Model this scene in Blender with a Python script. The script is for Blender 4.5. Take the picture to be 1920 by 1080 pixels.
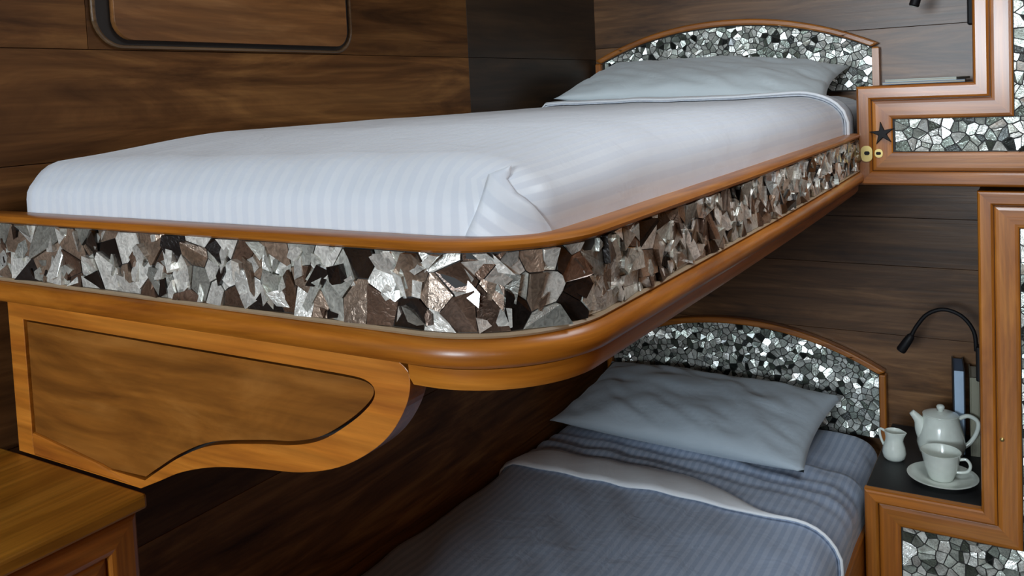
import bpy, bmesh, math, random
from mathutils import Vector, Matrix, noise

for o in list(bpy.data.objects):
    bpy.data.objects.remove(o, do_unlink=True)
scene = bpy.context.scene
COL = scene.collection
Z0 = 1.40                      # height of the upper bunk rail above the floor

# ------------------------------------------------------------------ camera
cam_d = bpy.data.cameras.new('camera')
cam = bpy.data.objects.new('camera', cam_d)
COL.objects.link(cam)
RT = Vector((0.8544, 0.5176, -0.0456)).normalized()
FW = Vector((-0.5205, 0.8518, -0.0587)).normalized()
RT = (RT - FW * RT.dot(FW)).normalized()
UP = RT.cross(FW)
m = Matrix((RT, UP, -FW)).transposed().to_4x4()
m.translation = Vector((1.270, -2.642, 0.137 + Z0))
cam.matrix_world = m
cam_d.sensor_width = 36.0
cam_d.lens = 1629.76 / 1920 * 36
cam_d.shift_x = 0.0
cam_d.shift_y = (271.53 - 540) / 1920
cam_d.clip_start = 0.02
scene.camera = cam
CAM = m.translation.copy()

# ------------------------------------------------------------------ world, light, exposure
w = bpy.data.worlds.new('world')
scene.world = w
w.use_nodes = True
bg = w.node_tree.nodes['Background']
bg.inputs[0].default_value = (0.62, 0.78, 1.0, 1)
bg.inputs[1].default_value = 1.0


def area(name, loc, rot, sx, sy, power, col):
    d = bpy.data.lights.new(name, 'AREA')
    d.shape = 'RECTANGLE'
    d.size = sx
    d.size_y = sy
    d.energy = power
    d.color = col
    o = bpy.data.objects.new(name, d)
    o.location = loc
    o.rotation_euler = rot
    COL.objects.link(o)
    return o


# daylight through the window in the front wall plus an unseen light added overhead to brighten the back wall
area('window_daylight', (0.70, -6.03, Z0 + 0.40), (math.radians(90), 0, 0), 1.2, 0.84, 120, (0.78, 0.90, 1.0))
area('added_ceiling_light', (1.38, -1.40, Z0 + 0.93), (0, 0, 0), 0.56, 0.62, 9, (0.88, 0.95, 1.0))

scene.view_settings.view_transform = 'Standard'
scene.view_settings.look = 'None'
scene.view_settings.gamma = 1.0
scene.view_settings.use_curve_mapping = False
scene.view_settings.exposure = 0.18

# ------------------------------------------------------------------ materials


def new_mat(name):
    mt = bpy.data.materials.new(name)
    mt.use_nodes = True
    nt = mt.node_tree
    b = nt.nodes['Principled BSDF']
    return mt, nt, b


def N(nt, kind, **kw):
    n = nt.nodes.new(kind)
    for k, v in kw.items():
        setattr(n, k, v)
    return n


def wood(name, dark, mid, light, axis='X', coord='Object', rough=0.38, coat=0.25, spec=0.5, across=9.0, along=0.8, contrast=1.0, vary=0.35):
    mt, nt, b = new_mat(name)
    tc = N(nt, 'ShaderNodeTexCoord')
    oi = N(nt, 'ShaderNodeObjectInfo')
    mp = N(nt, 'ShaderNodeMapping')
    s = {'X': (along, across, across), 'Y': (across, along, across), 'Z': (across, across, along), 'U': (along, across, 1)}[axis]
    mp.inputs['Scale'].default_value = s
    nt.links.new(tc.outputs[coord], mp.inputs['Vector'])
    add = N(nt, 'ShaderNodeVectorMath', operation='MULTIPLY_ADD')
    add.inputs[0].default_value = (1, 1, 1)
    cmb = N(nt, 'ShaderNodeCombineXYZ')
    mul = N(nt, 'ShaderNodeMath', operation='MULTIPLY')
    mul.inputs[1].default_value = 37.0
    nt.links.new(oi.outputs['Random'], mul.inputs[0])
    for i in range(3):
        nt.links.new(mul.outputs[0], cmb.inputs[i])
    va = N(nt, 'ShaderNodeVectorMath', operation='ADD')
    nt.links.new(mp.outputs[0], va.inputs[0])
    nt.links.new(cmb.outputs[0], va.inputs[1])
    n1 = N(nt, 'ShaderNodeTexNoise')
    n1.inputs['Scale'].default_value = 2.2
    n1.inputs['Detail'].default_value = 7
    n1.inputs['Roughness'].default_value = 0.62
    n1.inputs['Distortion'].default_value = 1.1
    nt.links.new(va.outputs[0], n1.inputs['Vector'])
    r = N(nt, 'ShaderNodeValToRGB')
    e = r.color_ramp.elements
    e[0].position = 0.5 - 0.22 / contrast
    e[0].color = (*dark, 1)
    e[1].position = 0.5 + 0.22 / contrast
    e[1].color = (*light, 1)
    k = r.color_ramp.elements.new(0.5)
    k.color = (*mid, 1)
    nt.links.new(n1.outputs['Fac'], r.inputs['Fac'])
    # fine pores
    v2 = N(nt, 'ShaderNodeVectorMath', operation='MULTIPLY')
    v2.inputs[1].default_value = {'X': (2, 9, 9), 'Y': (9, 2, 9), 'Z': (9, 9, 2), 'U': (2, 9, 1)}[axis]
    nt.links.new(va.outputs[0], v2.inputs[0])
    n2 = N(nt, 'ShaderNodeTexNoise')
    n2.inputs['Scale'].default_value = 1.6
    n2.inputs['Detail'].default_value = 4
    nt.links.new(v2.outputs[0], n2.inputs['Vector'])
    mr = N(nt, 'ShaderNodeMapRange')
    mr.inputs['From Min'].default_value = 0.3
    mr.inputs['From Max'].default_value = 0.7
    mr.inputs['To Min'].default_value = 0.72
    mr.inputs['To Max'].default_value = 1.15
    nt.links.new(n2.outputs['Fac'], mr.inputs['Value'])
    # board to board variation
    mv = N(nt, 'ShaderNodeMapRange')
    mv.inputs['To Min'].default_value = 1 - vary
    mv.inputs['To Max'].default_value = 1 + vary
    nt.links.new(oi.outputs['Random'], mv.inputs['Value'])
    mm = N(nt, 'ShaderNodeMath', operation='MULTIPLY')
    nt.links.new(mr.outputs[0], mm.inputs[0])
    nt.links.new(mv.outputs[0], mm.inputs[1])
    mx = N(nt, 'ShaderNodeVectorMath', operation='SCALE')
    nt.links.new(r.outputs['Color'], mx.inputs[0])
    nt.links.new(mm.outputs[0], mx.inputs['Scale'])
    nt.links.new(mx.outputs[0], b.inputs['Base Color'])
    b.inputs['Roughness'].default_value = rough
    b.inputs['Coat Weight'].default_value = coat
    b.inputs['Coat Roughness'].default_value = 0.16
    b.inputs['Specular IOR Level'].default_value = spec
    bp = N(nt, 'ShaderNodeBump')
    bp.inputs['Strength'].default_value = 0.12
    bp.inputs['Distance'].default_value = 0.002
    nt.links.new(n2.outputs['Fac'], bp.inputs['Height'])
    nt.links.new(bp.outputs[0], b.inputs['Normal'])
    return mt


HD, HM, HL = (0.22, 0.060, 0.006), (0.40, 0.128, 0.012), (0.58, 0.215, 0.028)
W_U = wood('honey_teak_moulding', HD, HM, HL, 'U', 'UV', 0.33, 0.10, 0.38, 9, 1.2, vary=0.1)
W_X = wood('honey_teak_x', HD, HM, HL, 'X', coat=0.42, vary=0.15)
W_Y = wood('honey_teak_y', HD, HM, HL, 'Y', coat=0.42, vary=0.15)
W_Z = wood('honey_teak_z', HD, HM, HL, 'Z', coat=0.42, vary=0.15)
PANEL_W = wood('teak_panel', (0.13, 0.042, 0.006), (0.24, 0.085, 0.012), (0.35, 0.14, 0.028), 'X', across=6, along=1.6, rough=0.42, coat=0.0, spec=0.22, vary=0.1)
WALL_Y = wood('dark_teak_wall_y', (0.050, 0.019, 0.005), (0.150, 0.063, 0.018), (0.30, 0.14, 0.042), 'Y', across=7, along=1.0, rough=0.5, coat=0.0, spec=0.2, contrast=1.0, vary=0.25)
CORNER_W = wood('dark_corner_wood', (0.014, 0.008, 0.004), (0.040, 0.022, 0.010), (0.08, 0.045, 0.02), 'Y', across=7, rough=0.5, coat=0.05, vary=0.2)  # darker wood: head-end boards of the left wall, floor, lower right wall
WALL_X = wood('dark_teak_wall_x', (0.05, 0.022, 0.008), (0.14, 0.064, 0.023), (0.27, 0.135, 0.055), 'X', across=8, along=1.0, rough=0.34, coat=0.0, spec=0.42, contrast=1.0, vary=0.3)
HATCH_W = wood('hatch_teak', (0.10, 0.036, 0.009), (0.24, 0.10, 0.028), (0.40, 0.19, 0.065), 'Y', across=7, along=1.0, rough=0.42, vary=0.1)


def plain(name, col, rough=0.5, metal=0.0, coat=0.0, spec=0.5):
    mt, nt, b = new_mat(name)
    tc = N(nt, 'ShaderNodeTexCoord')
    n = N(nt, 'ShaderNodeTexNoise')
    n.inputs['Scale'].default_value = 40
    nt.links.new(tc.outputs['Object'], n.inputs['Vector'])
    mr = N(nt, 'ShaderNodeMapRange')
    mr.inputs['To Min'].default_value = 0.88
    mr.inputs['To Max'].default_value = 1.12
    nt.links.new(n.outputs['Fac'], mr.inputs['Value'])
    sc = N(nt, 'ShaderNodeVectorMath', operation='SCALE')
    sc.inputs[0].default_value = col
    nt.links.new(mr.outputs[0], sc.inputs['Scale'])
    nt.links.new(sc.outputs[0], b.inputs['Base Color'])
    b.inputs['Roughness'].default_value = rough
    b.inputs['Metallic'].default_value = metal
    b.inputs['Coat Weight'].default_value = coat
    b.inputs['Specular IOR Level'].default_value = spec
    return mt


GROUT = plain('dark_grout', (0.018, 0.016, 0.014), 0.6)
BLACK = plain('black_metal', (0.006, 0.005, 0.006), 0.55, spec=0.3)
BLACK_TOP = plain('black_laminate', (0.010, 0.010, 0.011), 0.5)
CERAMIC = plain('white_glazed_ceramic', (0.72, 0.77, 0.70), 0.16, 0, 0.4)
BRASS = plain('aged_brass', (0.62, 0.47, 0.18), 0.3, 0.8)
NAVY = plain('navy_cloth_cover', (0.010, 0.020, 0.032), 0.5)
PALEBLUE = plain('pale_blue_paper', (0.42, 0.56, 0.72), 0.5)
SLATE = plain('slate_blue_page_edge', (0.12, 0.18, 0.28), 0.6)
BEIGE = plain('beige_cover', (0.26, 0.25, 0.18), 0.55)
CREAM = plain('cream_page_edge', (0.50, 0.47, 0.38), 0.6)
PAPER = plain('glossy_pale_paper', (0.55, 0.62, 0.55), 0.25)
BLUECOV = plain('deep_blue_cover', (0.01, 0.06, 0.16), 0.35)
REDCOV = plain('red_cover', (0.38, 0.03, 0.02), 0.4)
DARKEDGE = plain('inlay_fillet', (0.10, 0.055, 0.03), 0.4)
PALEBEAD = plain('pale_inlay_bead', (0.33, 0.24, 0.15), 0.35)
CEIL = plain('cream_ceiling_paint', (0.55, 0.50, 0.42), 0.6)


def shell_mat():
    mt, nt, b = new_mat('mother_of_pearl')
    at = N(nt, 'ShaderNodeAttribute', attribute_name='chipcol')
    tc = N(nt, 'ShaderNodeTexCoord')
    n = N(nt, 'ShaderNodeTexNoise')
    n.inputs['Scale'].default_value = 120
    n.inputs['Detail'].default_value = 3
    n.inputs['Distortion'].default_value = 2.0
    nt.links.new(tc.outputs['Object'], n.inputs['Vector'])
    mr = N(nt, 'ShaderNodeMapRange')
    mr.inputs['From Min'].default_value = 0.3
    mr.inputs['From Max'].default_value = 0.7
    mr.inputs['To Min'].default_value = 0.6
    mr.inputs['To Max'].default_value = 1.2
    nt.links.new(n.outputs['Fac'], mr.inputs['Value'])
    sc = N(nt, 'ShaderNodeVectorMath', operation='SCALE')
    nt.links.new(at.outputs['Color'], sc.inputs[0])
    nt.links.new(mr.outputs[0], sc.inputs['Scale'])
    nt.links.new(sc.outputs[0], b.inputs['Base Color'])
    b.inputs['Metallic'].default_value = 0.5
    b.inputs['Roughness'].default_value = 0.24
    b.inputs['Coat Weight'].default_value = 0.5
    b.inputs['Coat Roughness'].default_value = 0.12
    bp = N(nt, 'ShaderNodeBump')
    bp.inputs['Strength'].default_value = 0.25
    bp.inputs['Distance'].default_value = 0.003
    nt.links.new(n.outputs['Fac'], bp.inputs['Height'])
    nt.links.new(bp.outputs[0], b.inputs['Normal'])
    return mt


SHELL = shell_mat()


def linen(name, c1, c2, pitch=0.021, stripe=True, bump=0.35):
    mt, nt, b = new_mat(name)
    tc = N(nt, 'ShaderNodeTexCoord')
    n = N(nt, 'ShaderNodeTexNoise')
    n.inputs['Scale'].default_value = 14
    n.inputs['Detail'].default_value = 6
    n.inputs['Distortion'].default_value = 0.8
    nt.links.new(tc.outputs['Object'], n.inputs['Vector'])
    if stripe:
        at = N(nt, 'ShaderNodeAttribute', attribute_name='su')
        mu = N(nt, 'ShaderNodeMath', operation='MULTIPLY')
        mu.inputs[1].default_value = 2 * math.pi / pitch
        nt.links.new(at.outputs['Fac'], mu.inputs[0])
        sn = N(nt, 'ShaderNodeMath', operation='SINE')
        nt.links.new(mu.outputs[0], sn.inputs[0])
        mr = N(nt, 'ShaderNodeMapRange')
        mr.interpolation_type = 'SMOOTHSTEP'
        mr.inputs['From Min'].default_value = -0.35
        mr.inputs['From Max'].default_value = 0.35
        nt.links.new(sn.outputs[0], mr.inputs['Value'])
        mx = N(nt, 'ShaderNodeMix', data_type='RGBA')
        mx.inputs[6].default_value = (*c1, 1)
        mx.inputs[7].default_value = (*c2, 1)
        nt.links.new(mr.outputs[0], mx.inputs['Factor'])
        nt.links.new(mx.outputs[2], b.inputs['Base Color'])
        rr = N(nt, 'ShaderNodeMapRange')
        rr.inputs['To Min'].default_value = 0.75
        rr.inputs['To Max'].default_value = 0.5
        nt.links.new(mr.outputs[0], rr.inputs['Value'])
        nt.links.new(rr.outputs[0], b.inputs['Roughness'])
    else:
        b.inputs['Base Color'].default_value = (*c1, 1)
        b.inputs['Roughness'].default_value = 0.7
    b.inputs['Sheen Weight'].default_value = 0.25
    bp = N(nt, 'ShaderNodeBump')
    bp.inputs['Strength'].default_value = bump
    bp.inputs['Distance'].default_value = 0.006
    nt.links.new(n.outputs['Fac'], bp.inputs['Height'])
    nt.links.new(bp.outputs[0], b.inputs['Normal'])
    return mt


LINEN = linen('striped_white_satin', (0.645, 0.685, 0.745), (0.705, 0.74, 0.785), 0.019)
LINEN_SHADED = linen('shade_tinted_striped_satin', (0.30, 0.375, 0.51), (0.40, 0.475, 0.60), 0.021, bump=0.6)  # darker, bluer copy of the upper linen; lower-bunk shade put in its colour
LINEN_W = linen('white_linen_hem', (0.82, 0.85, 0.88), (0.8, 0.8, 0.8), stripe=False)
LINEN_P = linen('pillow_linen', (0.62, 0.69, 0.71), (0.7, 0.75, 0.8), stripe=False, bump=0.5)
LINEN_P_SHADED = linen('shade_tinted_pillow_linen', (0.46, 0.54, 0.60), (0.7, 0.75, 0.8), stripe=False, bump=0.5)  # upper pillow linen darkened and greyed, shade of the lower bunk painted in

# ------------------------------------------------------------------ mesh helpers


def empty(name, loc=(0, 0, 0), label=None, cat=None, group=None, kind=None):
    o = bpy.data.objects.new(name, None)
    o.location = loc
    o.empty_display_size = 0.05
    COL.objects.link(o)
    tag(o, label, cat, group, kind)
    return o


def tag(o, label=None, cat=None, group=None, kind=None):
    if label:
        o['label'] = label
    if cat:
        o['category'] = cat
    if group:
        o['group'] = group
    if kind:
        o['kind'] = kind
    return o


def mk(name, verts, faces, mat, parent=None, uvs=None, smooth=False, attrs=None, fix=True):
    me = bpy.data.meshes.new(name)
    me.from_pydata([tuple(v) for v in verts], [], faces)
    if uvs:
        ul = me.uv_layers.new(name='UVMap')
        for lp in me.loops:
            ul.data[lp.index].uv = uvs[lp.vertex_index]
    if attrs:
        for k, vals in attrs.items():
            a = me.attributes.new(k, 'FLOAT', 'POINT')
            a.data.foreach_set('value', vals)
    if fix:
        bm = bmesh.new()
        bm.from_mesh(me)
        bmesh.ops.recalc_face_normals(bm, faces=bm.faces)
        bm.to_mesh(me)
        bm.free()
    if smooth:
        me.polygons.foreach_set('use_smooth', [True] * len(me.polygons))
    if mat:
        me.materials.append(mat)
    o = bpy.data.objects.new(name, me)
    COL.objects.link(o)
    if parent:
        o.parent = parent
        o.matrix_parent_inverse = Matrix.Translation(-Vector(parent.location)) if parent.parent is None else Matrix()
    return o


def bevel(o, width=0.003, seg=2, ang=40):
    md = o.modifiers.new('bevel', 'BEVEL')
    md.width = width
    md.segments = seg
    md.limit_method = 'ANGLE'
    md.angle_limit = math.radians(ang)
    return o


BOXF = [(0, 1, 3, 2), (4, 6, 7, 5), (0, 4, 5, 1), (2, 3, 7, 6), (0, 2, 6, 4), (1, 5, 7, 3)]


def box(name, x0, x1, y0, y1, z0, z1, mat, parent=None, bev=0.0):
    v = [(x, y, z) for x in (x0, x1) for y in (y0, y1) for z in (z0, z1)]
    o = mk(name, v, BOXF, mat, parent)
    if bev:
        bevel(o, bev)
    return o


def prism(name, outer, holes, mapf, d0, d1, mat, parent=None, bev=0.0):
    """polygon (u,v) with holes, extruded between depths d0 and d1 through mapf(u,v,d)"""
    bm = bmesh.new()
    edges = []
    for loop in [outer] + holes:
        vs = [bm.verts.new(mapf(u, v, d0)) for u, v in loop]
        for i in range(len(vs)):
            edges.append(bm.edges.new((vs[i], vs[(i + 1) % len(vs)])))
    r = bmesh.ops.triangle_fill(bm, edges=edges, use_beauty=True)
    fs = [g for g in r['geom'] if isinstance(g, bmesh.types.BMFace)]
    shift = Vector(mapf(0, 0, d1)) - Vector(mapf(0, 0, d0))
    ex = bmesh.ops.extrude_face_region(bm, geom=fs)
    for g in ex['geom']:
        if isinstance(g, bmesh.types.BMVert):
            g.co += shift
    bmesh.ops.recalc_face_normals(bm, faces=bm.faces)
    me = bpy.data.meshes.new(name)
    bm.to_mesh(me)
    bm.free()
    me.materials.append(mat)
    o = bpy.data.objects.new(name, me)
    COL.objects.link(o)
    if parent:
        o.parent = parent
        o.matrix_parent_inverse = Matrix.Translation(-Vector(parent.location)) if parent.parent is None else Matrix()
    if bev:
        bevel(o, bev)
    return o


def sweep(name, path, prof, mat, parent=None, closed=True):
    """path: (x, y, nx, ny, s); prof: (out, z) closed loop"""
    vs, fs, uv = [], [], []
    n = len(prof)
    pl = [0]
    for i in range(1, n):
        pl.append(pl[-1] + math.dist(prof[i], prof[i - 1]))
    for (x, y, nx, ny, s) in path:
        for j, (o, z) in enumerate(prof):
            vs.append((x + nx * o, y + ny * o, Z0 + z))
            uv.append((s, pl[j]))
    for i in range(len(path) - 1):
        for j in range(n if closed else n - 1):
            k = (j + 1) % n
            fs.append((i * n + j, i * n + k, (i + 1) * n + k, (i + 1) * n + j))
    if closed:
        fs.append(tuple(range(n)))
        fs.append(tuple((len(path) - 1) * n + j for j in range(n)))
    o = mk(name, vs, fs, mat, parent, uv)
    o.data.polygons.foreach_set('use_smooth', [True] * len(o.data.polygons))
    o.data.set_sharp_from_angle(angle=math.radians(35))
    return o


def tube(name, pts, rad, mat, parent=None, seg=10, smooth=True):
    """tube along points; rad a number or a list, ends capped"""
    P = [Vector(p) for p in pts]
    R = rad if isinstance(rad, (list, tuple)) else [rad] * len(P)
    vs, fs = [], []
    t0 = (P[1] - P[0]).normalized()
    a = Vector((0, 0, 1)) if abs(t0.z) < 0.8 else Vector((0, 1, 0))
    nrm = t0.cross(a).normalized()
    for i, p in enumerate(P):
        t = (P[min(i + 1, len(P) - 1)] - P[max(i - 1, 0)]).normalized()
        nrm = (nrm - t * nrm.dot(t)).normalized()
        bn = t.cross(nrm)
        for j in range(seg):
            an = 2 * math.pi * j / seg
            vs.append(p + (nrm * math.cos(an) + bn * math.sin(an)) * R[i])
    for i in range(len(P) - 1):
        for j in range(seg):
            k = (j + 1) % seg
            fs.append((i * seg + j, i * seg + k, (i + 1) * seg + k, (i + 1) * seg + j))
    fs.append(tuple(range(seg)))
    fs.append(tuple((len(P) - 1) * seg + j for j in range(seg)))
    return mk(name, vs, fs, mat, parent, smooth=smooth)


def spline(pts, n=6):
    """Catmull-Rom through points"""
    P = [Vector(p) for p in pts]
    out = []
    for i in range(len(P) - 1):
        p0, p1, p2, p3 = P[max(i - 1, 0)], P[i], P[i + 1], P[min(i + 2, len(P) - 1)]
        for k in range(n):
            t = k / n
            out.append(0.5 * ((2 * p1) + (p2 - p0) * t + (2 * p0 - 5 * p1 + 4 * p2 - p3) * t * t + (3 * p1 - p0 - 3 * p2 + p3) * t ** 3))
    out.append(P[-1])
    return out


def lathe(name, prof, loc, mat, parent=None, seg=32, warp=None):
    vs, fs = [], []
    n = len(prof)
    for j in range(seg):
        a = 2 * math.pi * j / seg
        for r, z in prof:
            p = Vector((r * math.cos(a), r * math.sin(a), z))
            if warp:
                p = warp(p, a)
            vs.append(p + Vector(loc))
    for j in range(seg):
        k = (j + 1) % seg
        for i in range(n - 1):
            fs.append((j * n + i, k * n + i, k * n + i + 1, j * n + i + 1))
    o = mk(name, vs, fs, mat, parent, fix=False)
    bm = bmesh.new()
    bm.from_mesh(o.data)
    bmesh.ops.remove_doubles(bm, verts=bm.verts, dist=1e-6)
    bmesh.ops.recalc_face_normals(bm, faces=bm.faces)
    bm.to_mesh(o.data)
    bm.free()
    o.data.polygons.foreach_set('use_smooth', [True] * len(o.data.polygons))
    o.data.set_sharp_from_angle(angle=math.radians(50))
    return o


# ---- mother-of-pearl chips: Voronoi shards, each a small bevelled tile of its own


def clip(poly, px, py, nx, ny):
    out = []
    n = len(poly)
    for i in range(n):
        a, b = poly[i], poly[(i + 1) % n]
        da = (a[0] - px) * nx + (a[1] - py) * ny
        db = (b[0] - px) * nx + (b[1] - py) * ny
        if da <= 0:
            out.append(a)
        if da * db < 0:
            t = da / (da - db)
            out.append((a[0] + (b[0] - a[0]) * t, a[1] + (b[1] - a[1]) * t))
    return out


def parea(p):
    return abs(sum(p[i][0] * p[(i + 1) % len(p)][1] - p[(i + 1) % len(p)][0] * p[i][1] for i in range(len(p)))) / 2


def voronoi(region, cell, rng, jit=0.95):
    """Voronoi shards inside a convex polygon"""
    us = [p[0] for p in region]
    vs = [p[1] for p in region]
    sites = []
    nu = max(1, round((max(us) - min(us)) / cell))
    nv = max(1, round((max(vs) - min(vs)) / cell))
    du, dv = (max(us) - min(us)) / nu, (max(vs) - min(vs)) / nv
    for i in range(nu):
        for j in range(nv):
            if rng.random() < 0.12:
                continue
            sites.append((min(us) + (i + 0.5 + jit * (rng.random() - 0.5)) * du, min(vs) + (j + 0.5 + jit * (rng.random() - 0.5)) * dv))
            if rng.random() < 0.10:
                sites.append((sites[-1][0] + cell * (rng.random() - 0.5), sites[-1][1] + cell * (rng.random() - 0.5)))
    cc = sum(us) / len(us), sum(vs) / len(vs)
    n = len(region)
    half = []
    for i in range(n):
        a, b = region[i], region[(i + 1) % n]
        nx, ny = b[1] - a[1], a[0] - b[0]
        if (cc[0] - a[0]) * nx + (cc[1] - a[1]) * ny > 0:
            nx, ny = -nx, -ny
        half.append((a[0], a[1], nx, ny))
    cells = []
    for i, (x, y) in enumerate(sites):
        p = [(x - 3 * cell, y - 3 * cell), (x + 3 * cell, y - 3 * cell), (x + 3 * cell, y + 3 * cell), (x - 3 * cell, y + 3 * cell)]
        for k, (a, b) in enumerate(sites):
            if k != i and abs(a - x) < 4 * cell and abs(b - y) < 4 * cell:
                p = clip(p, (a + x) / 2, (b + y) / 2, a - x, b - y)
                if len(p) < 3:
                    break
        for h in half:
            if len(p) < 3:
                break
            p = clip(p, *h)
        if len(p) >= 3 and parea(p) > cell * cell * 0.06:
            cells.append(p)
    return cells


PAL_BIG = [((0.92, 0.91, 0.84), 32), ((0.66, 0.67, 0.60), 16), ((0.36, 0.36, 0.32), 8), ((0.36, 0.26, 0.19), 14), ((0.16, 0.10, 0.07), 14), ((0.025, 0.02, 0.018), 24)]
PAL_PALE = [((0.92, 0.94, 0.86), 42), ((0.72, 0.77, 0.68), 28), ((0.40, 0.45, 0.39), 14), ((0.12, 0.14, 0.11), 8), ((0.03, 0.035, 0.03), 9)]


def chips(parent, regions, cell, mapf, seed, pal, limit=300, tilt=0.16, gap=0.0006, jit=0.95, shards=0):
    rng = random.Random(seed)
    cols = [c for c, k in pal for _ in range(k)]
    built = []
    for reg in regions:
        cells = [(p, 0.0) for p in voronoi(reg, cell, rng, jit)]
        # a second layer of sharp splinters lying over the first
        us, vs_ = [q[0] for q in reg], [q[1] for q in reg]
        for k in range(shards):
            n = rng.choice((3, 4, 4, 5))
            rr = cell * (0.24 + 0.40 * rng.random())
            a0, el, ph = rng.random() * 6.28, 1.0 + 0.7 * rng.random(), rng.gauss(1.57, 0.6)
            cu, cv = min(us) + rng.random() * (max(us) - min(us)), min(vs_) + rng.random() * (max(vs_) - min(vs_))
            p = []
            for i in range(n):
                a = a0 + (i + 0.5 * (rng.random() - 0.5)) * 6.283 / n
                e, g = rr * el * math.cos(a), rr / el * math.sin(a)
                u_, v_ = cu + e * math.cos(ph) - g * math.sin(ph), cv + e * math.sin(ph) + g * math.cos(ph)
                p.append((min(max(u_, min(us)), max(us)), min(max(v_, min(vs_)), max(vs_))))
            if parea(p) > cell * cell * 0.05:
                cells.append((p, 0.0016 + 0.001 * rng.random()))
        for p, lift in cells:
            cu = sum(a for a, b in p) / len(p)
            cv = sum(b for a, b in p) / len(p)
            rr = math.sqrt(parea(p) / math.pi)
            f = max(0.5, 1 - gap / rr)
            tu, tv = rng.gauss(0, tilt), rng.gauss(0, tilt)
            h = 0.0016 + rng.random() * 0.0012 + lift
            top, base = [], []
            for a, b in p:
                a2, b2 = cu + (a - cu) * f, cv + (b - cv) * f
                hh = max(0.0004, h + (a2 - cu) * tu + (b2 - cv) * tv)
                top.append(Vector(mapf(a2, b2, hh)))
                base.append(Vector(mapf(a2, b2, 0.0)))
            c = rng.choice(cols)
            if lift and rng.random() < 0.45:
                c = pal[rng.choice((0, 0, 1))][0]
            j = 0.8 + 0.4 * rng.random()
            cen = Vector(mapf(cu, cv, 0))
            size = parea(p) / (cen - CAM).length_squared
            built.append((size, top, base, [tuple(x * j * q for x in c) for q in [0.55 + 0.75 * rng.random() for _ in p]]))
    built.sort(key=lambda b: -b[0])

    def emit(name, group):
        vs, fs, cl = [], [], []
        for _, top, base, c in group:
            o, n = len(vs), len(top)
            vs += top + base
            cl += [(*x, 1) for x in c] * 2
            fs.append(tuple(range(o, o + n)))
            for i in range(n):
                k = (i + 1) % n
                fs.append((o + i, o + n + i, o + n + k, o + k))
        ob = mk(name, vs, fs, SHELL, parent)
        a = ob.data.color_attributes.new('chipcol', 'FLOAT_COLOR', 'POINT')
        a.data.foreach_set('color', [x for c in cl for x in c])
        return ob

    for b in built[:limit]:
        emit('shell_chip', [b])
    if len(built) > limit:
        emit('small_shell_chips', built[limit:])['kind'] = 'stuff'


# ---- mitred picture-frame bars around a rectilinear outline


def inset(poly, d):
    n = len(poly)
    ar = sum(poly[i][0] * poly[(i + 1) % n][1] - poly[(i + 1) % n][0] * poly[i][1] for i in range(n))
    sg = 1 if ar > 0 else -1
    out = []
    for i in range(n):
        p0, p1, p2 = poly[i - 1], poly[i], poly[(i + 1) % n]
        d1 = Vector((p1[0] - p0[0], p1[1] - p0[1])).normalized()
        d2 = Vector((p2[0] - p1[0], p2[1] - p1[1])).normalized()
        n1 = Vector((-d1.y, d1.x)) * sg
        n2 = Vector((-d2.y, d2.x)) * sg
        q = (n1 + n2) / (1 + n1.dot(n2))
        out.append((p1[0] + q.x * d, p1[1] + q.y * d))
    return out


def frame_bars(name, outer, inner, mapf, face, back, mats, parent, round_=0.005, skip=()):
    """mats = (material along u, material along v)"""
    n = len(outer)
    prof = [(0.0, back), (0.0, face - round_), (0.06, face - round_ * 0.35), (0.18, face), (0.82, face), (0.94, face - round_ * 0.35), (1.0, face - round_), (1.0, back)]
    for i in range(n):
        if i in skip:
            continue
        k = (i + 1) % n
        vs, fs = [], []
        for (o, q) in ((outer[i], inner[i]), (outer[k], inner[k])):
            for t, d in prof:
                vs.append(mapf(o[0] + (q[0] - o[0]) * t, o[1] + (q[1] - o[1]) * t, d))
        m_ = len(prof)
        for j in range(m_):
            jj = (j + 1) % m_
            fs.append((j, jj, m_ + jj, m_ + j))
        fs.append(tuple(range(m_)))
        fs.append(tuple(range(m_, 2 * m_)))
        horiz = abs(outer[k][0] - outer[i][0]) > abs(outer[k][1] - outer[i][1])
        o = mk(name, vs, fs, mats[0] if horiz else mats[1], parent)


# ================================================================== THE CABIN
XR, YF, ZC = 1.95, -6.0, Z0 + 0.90
random.seed(5)


def planked(name, mat, rows, joints, place, backing):
    root = empty(name, kind='structure')
    backing(root)
    for r in range(len(rows) - 1):
        js = joints(r)
        for i in range(len(js) - 1):
            place(root, rows[r] + 0.0005, rows[r + 1] - 0.0005, js[i] + 0.0004, js[i + 1] - 0.0004)
    return root


# left hull wall: wide horizontal boards on X = 0
LROWS = [-1.40, -1.12, -0.86, -0.577, -0.34, -0.11, 0.065, 0.236, 0.445, 0.66, 0.90]


def ljoint(r):
    return {6: [YF, -2.7, -0.76, 0.0], 5: [YF, -2.35, -0.76, 0.0], 7: [YF, -1.818, -0.76, 0.0], 8: [YF, -1.818, -0.76, 0.0], 9: [YF, -1.818, -0.76, 0.0]}.get(r, [YF, -2.4, 0.0])


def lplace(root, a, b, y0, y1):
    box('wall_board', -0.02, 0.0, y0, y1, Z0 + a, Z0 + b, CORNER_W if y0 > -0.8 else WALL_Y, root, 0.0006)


planked('wall_left', WALL_Y, LROWS, ljoint, lplace, lambda r: box('wall_backing', -0.06, -0.0205, YF, 0.0, 0, ZC, GROUT, r))

# back wall boards on Y = 0
BROWS = [-1.40, -1.10, -0.86, -0.600, -0.400, -0.262, -0.08, 0.10, 0.272, 0.52, 0.72, 0.90]


def bjoint(r):
    return [-0.02, XR]


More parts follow.
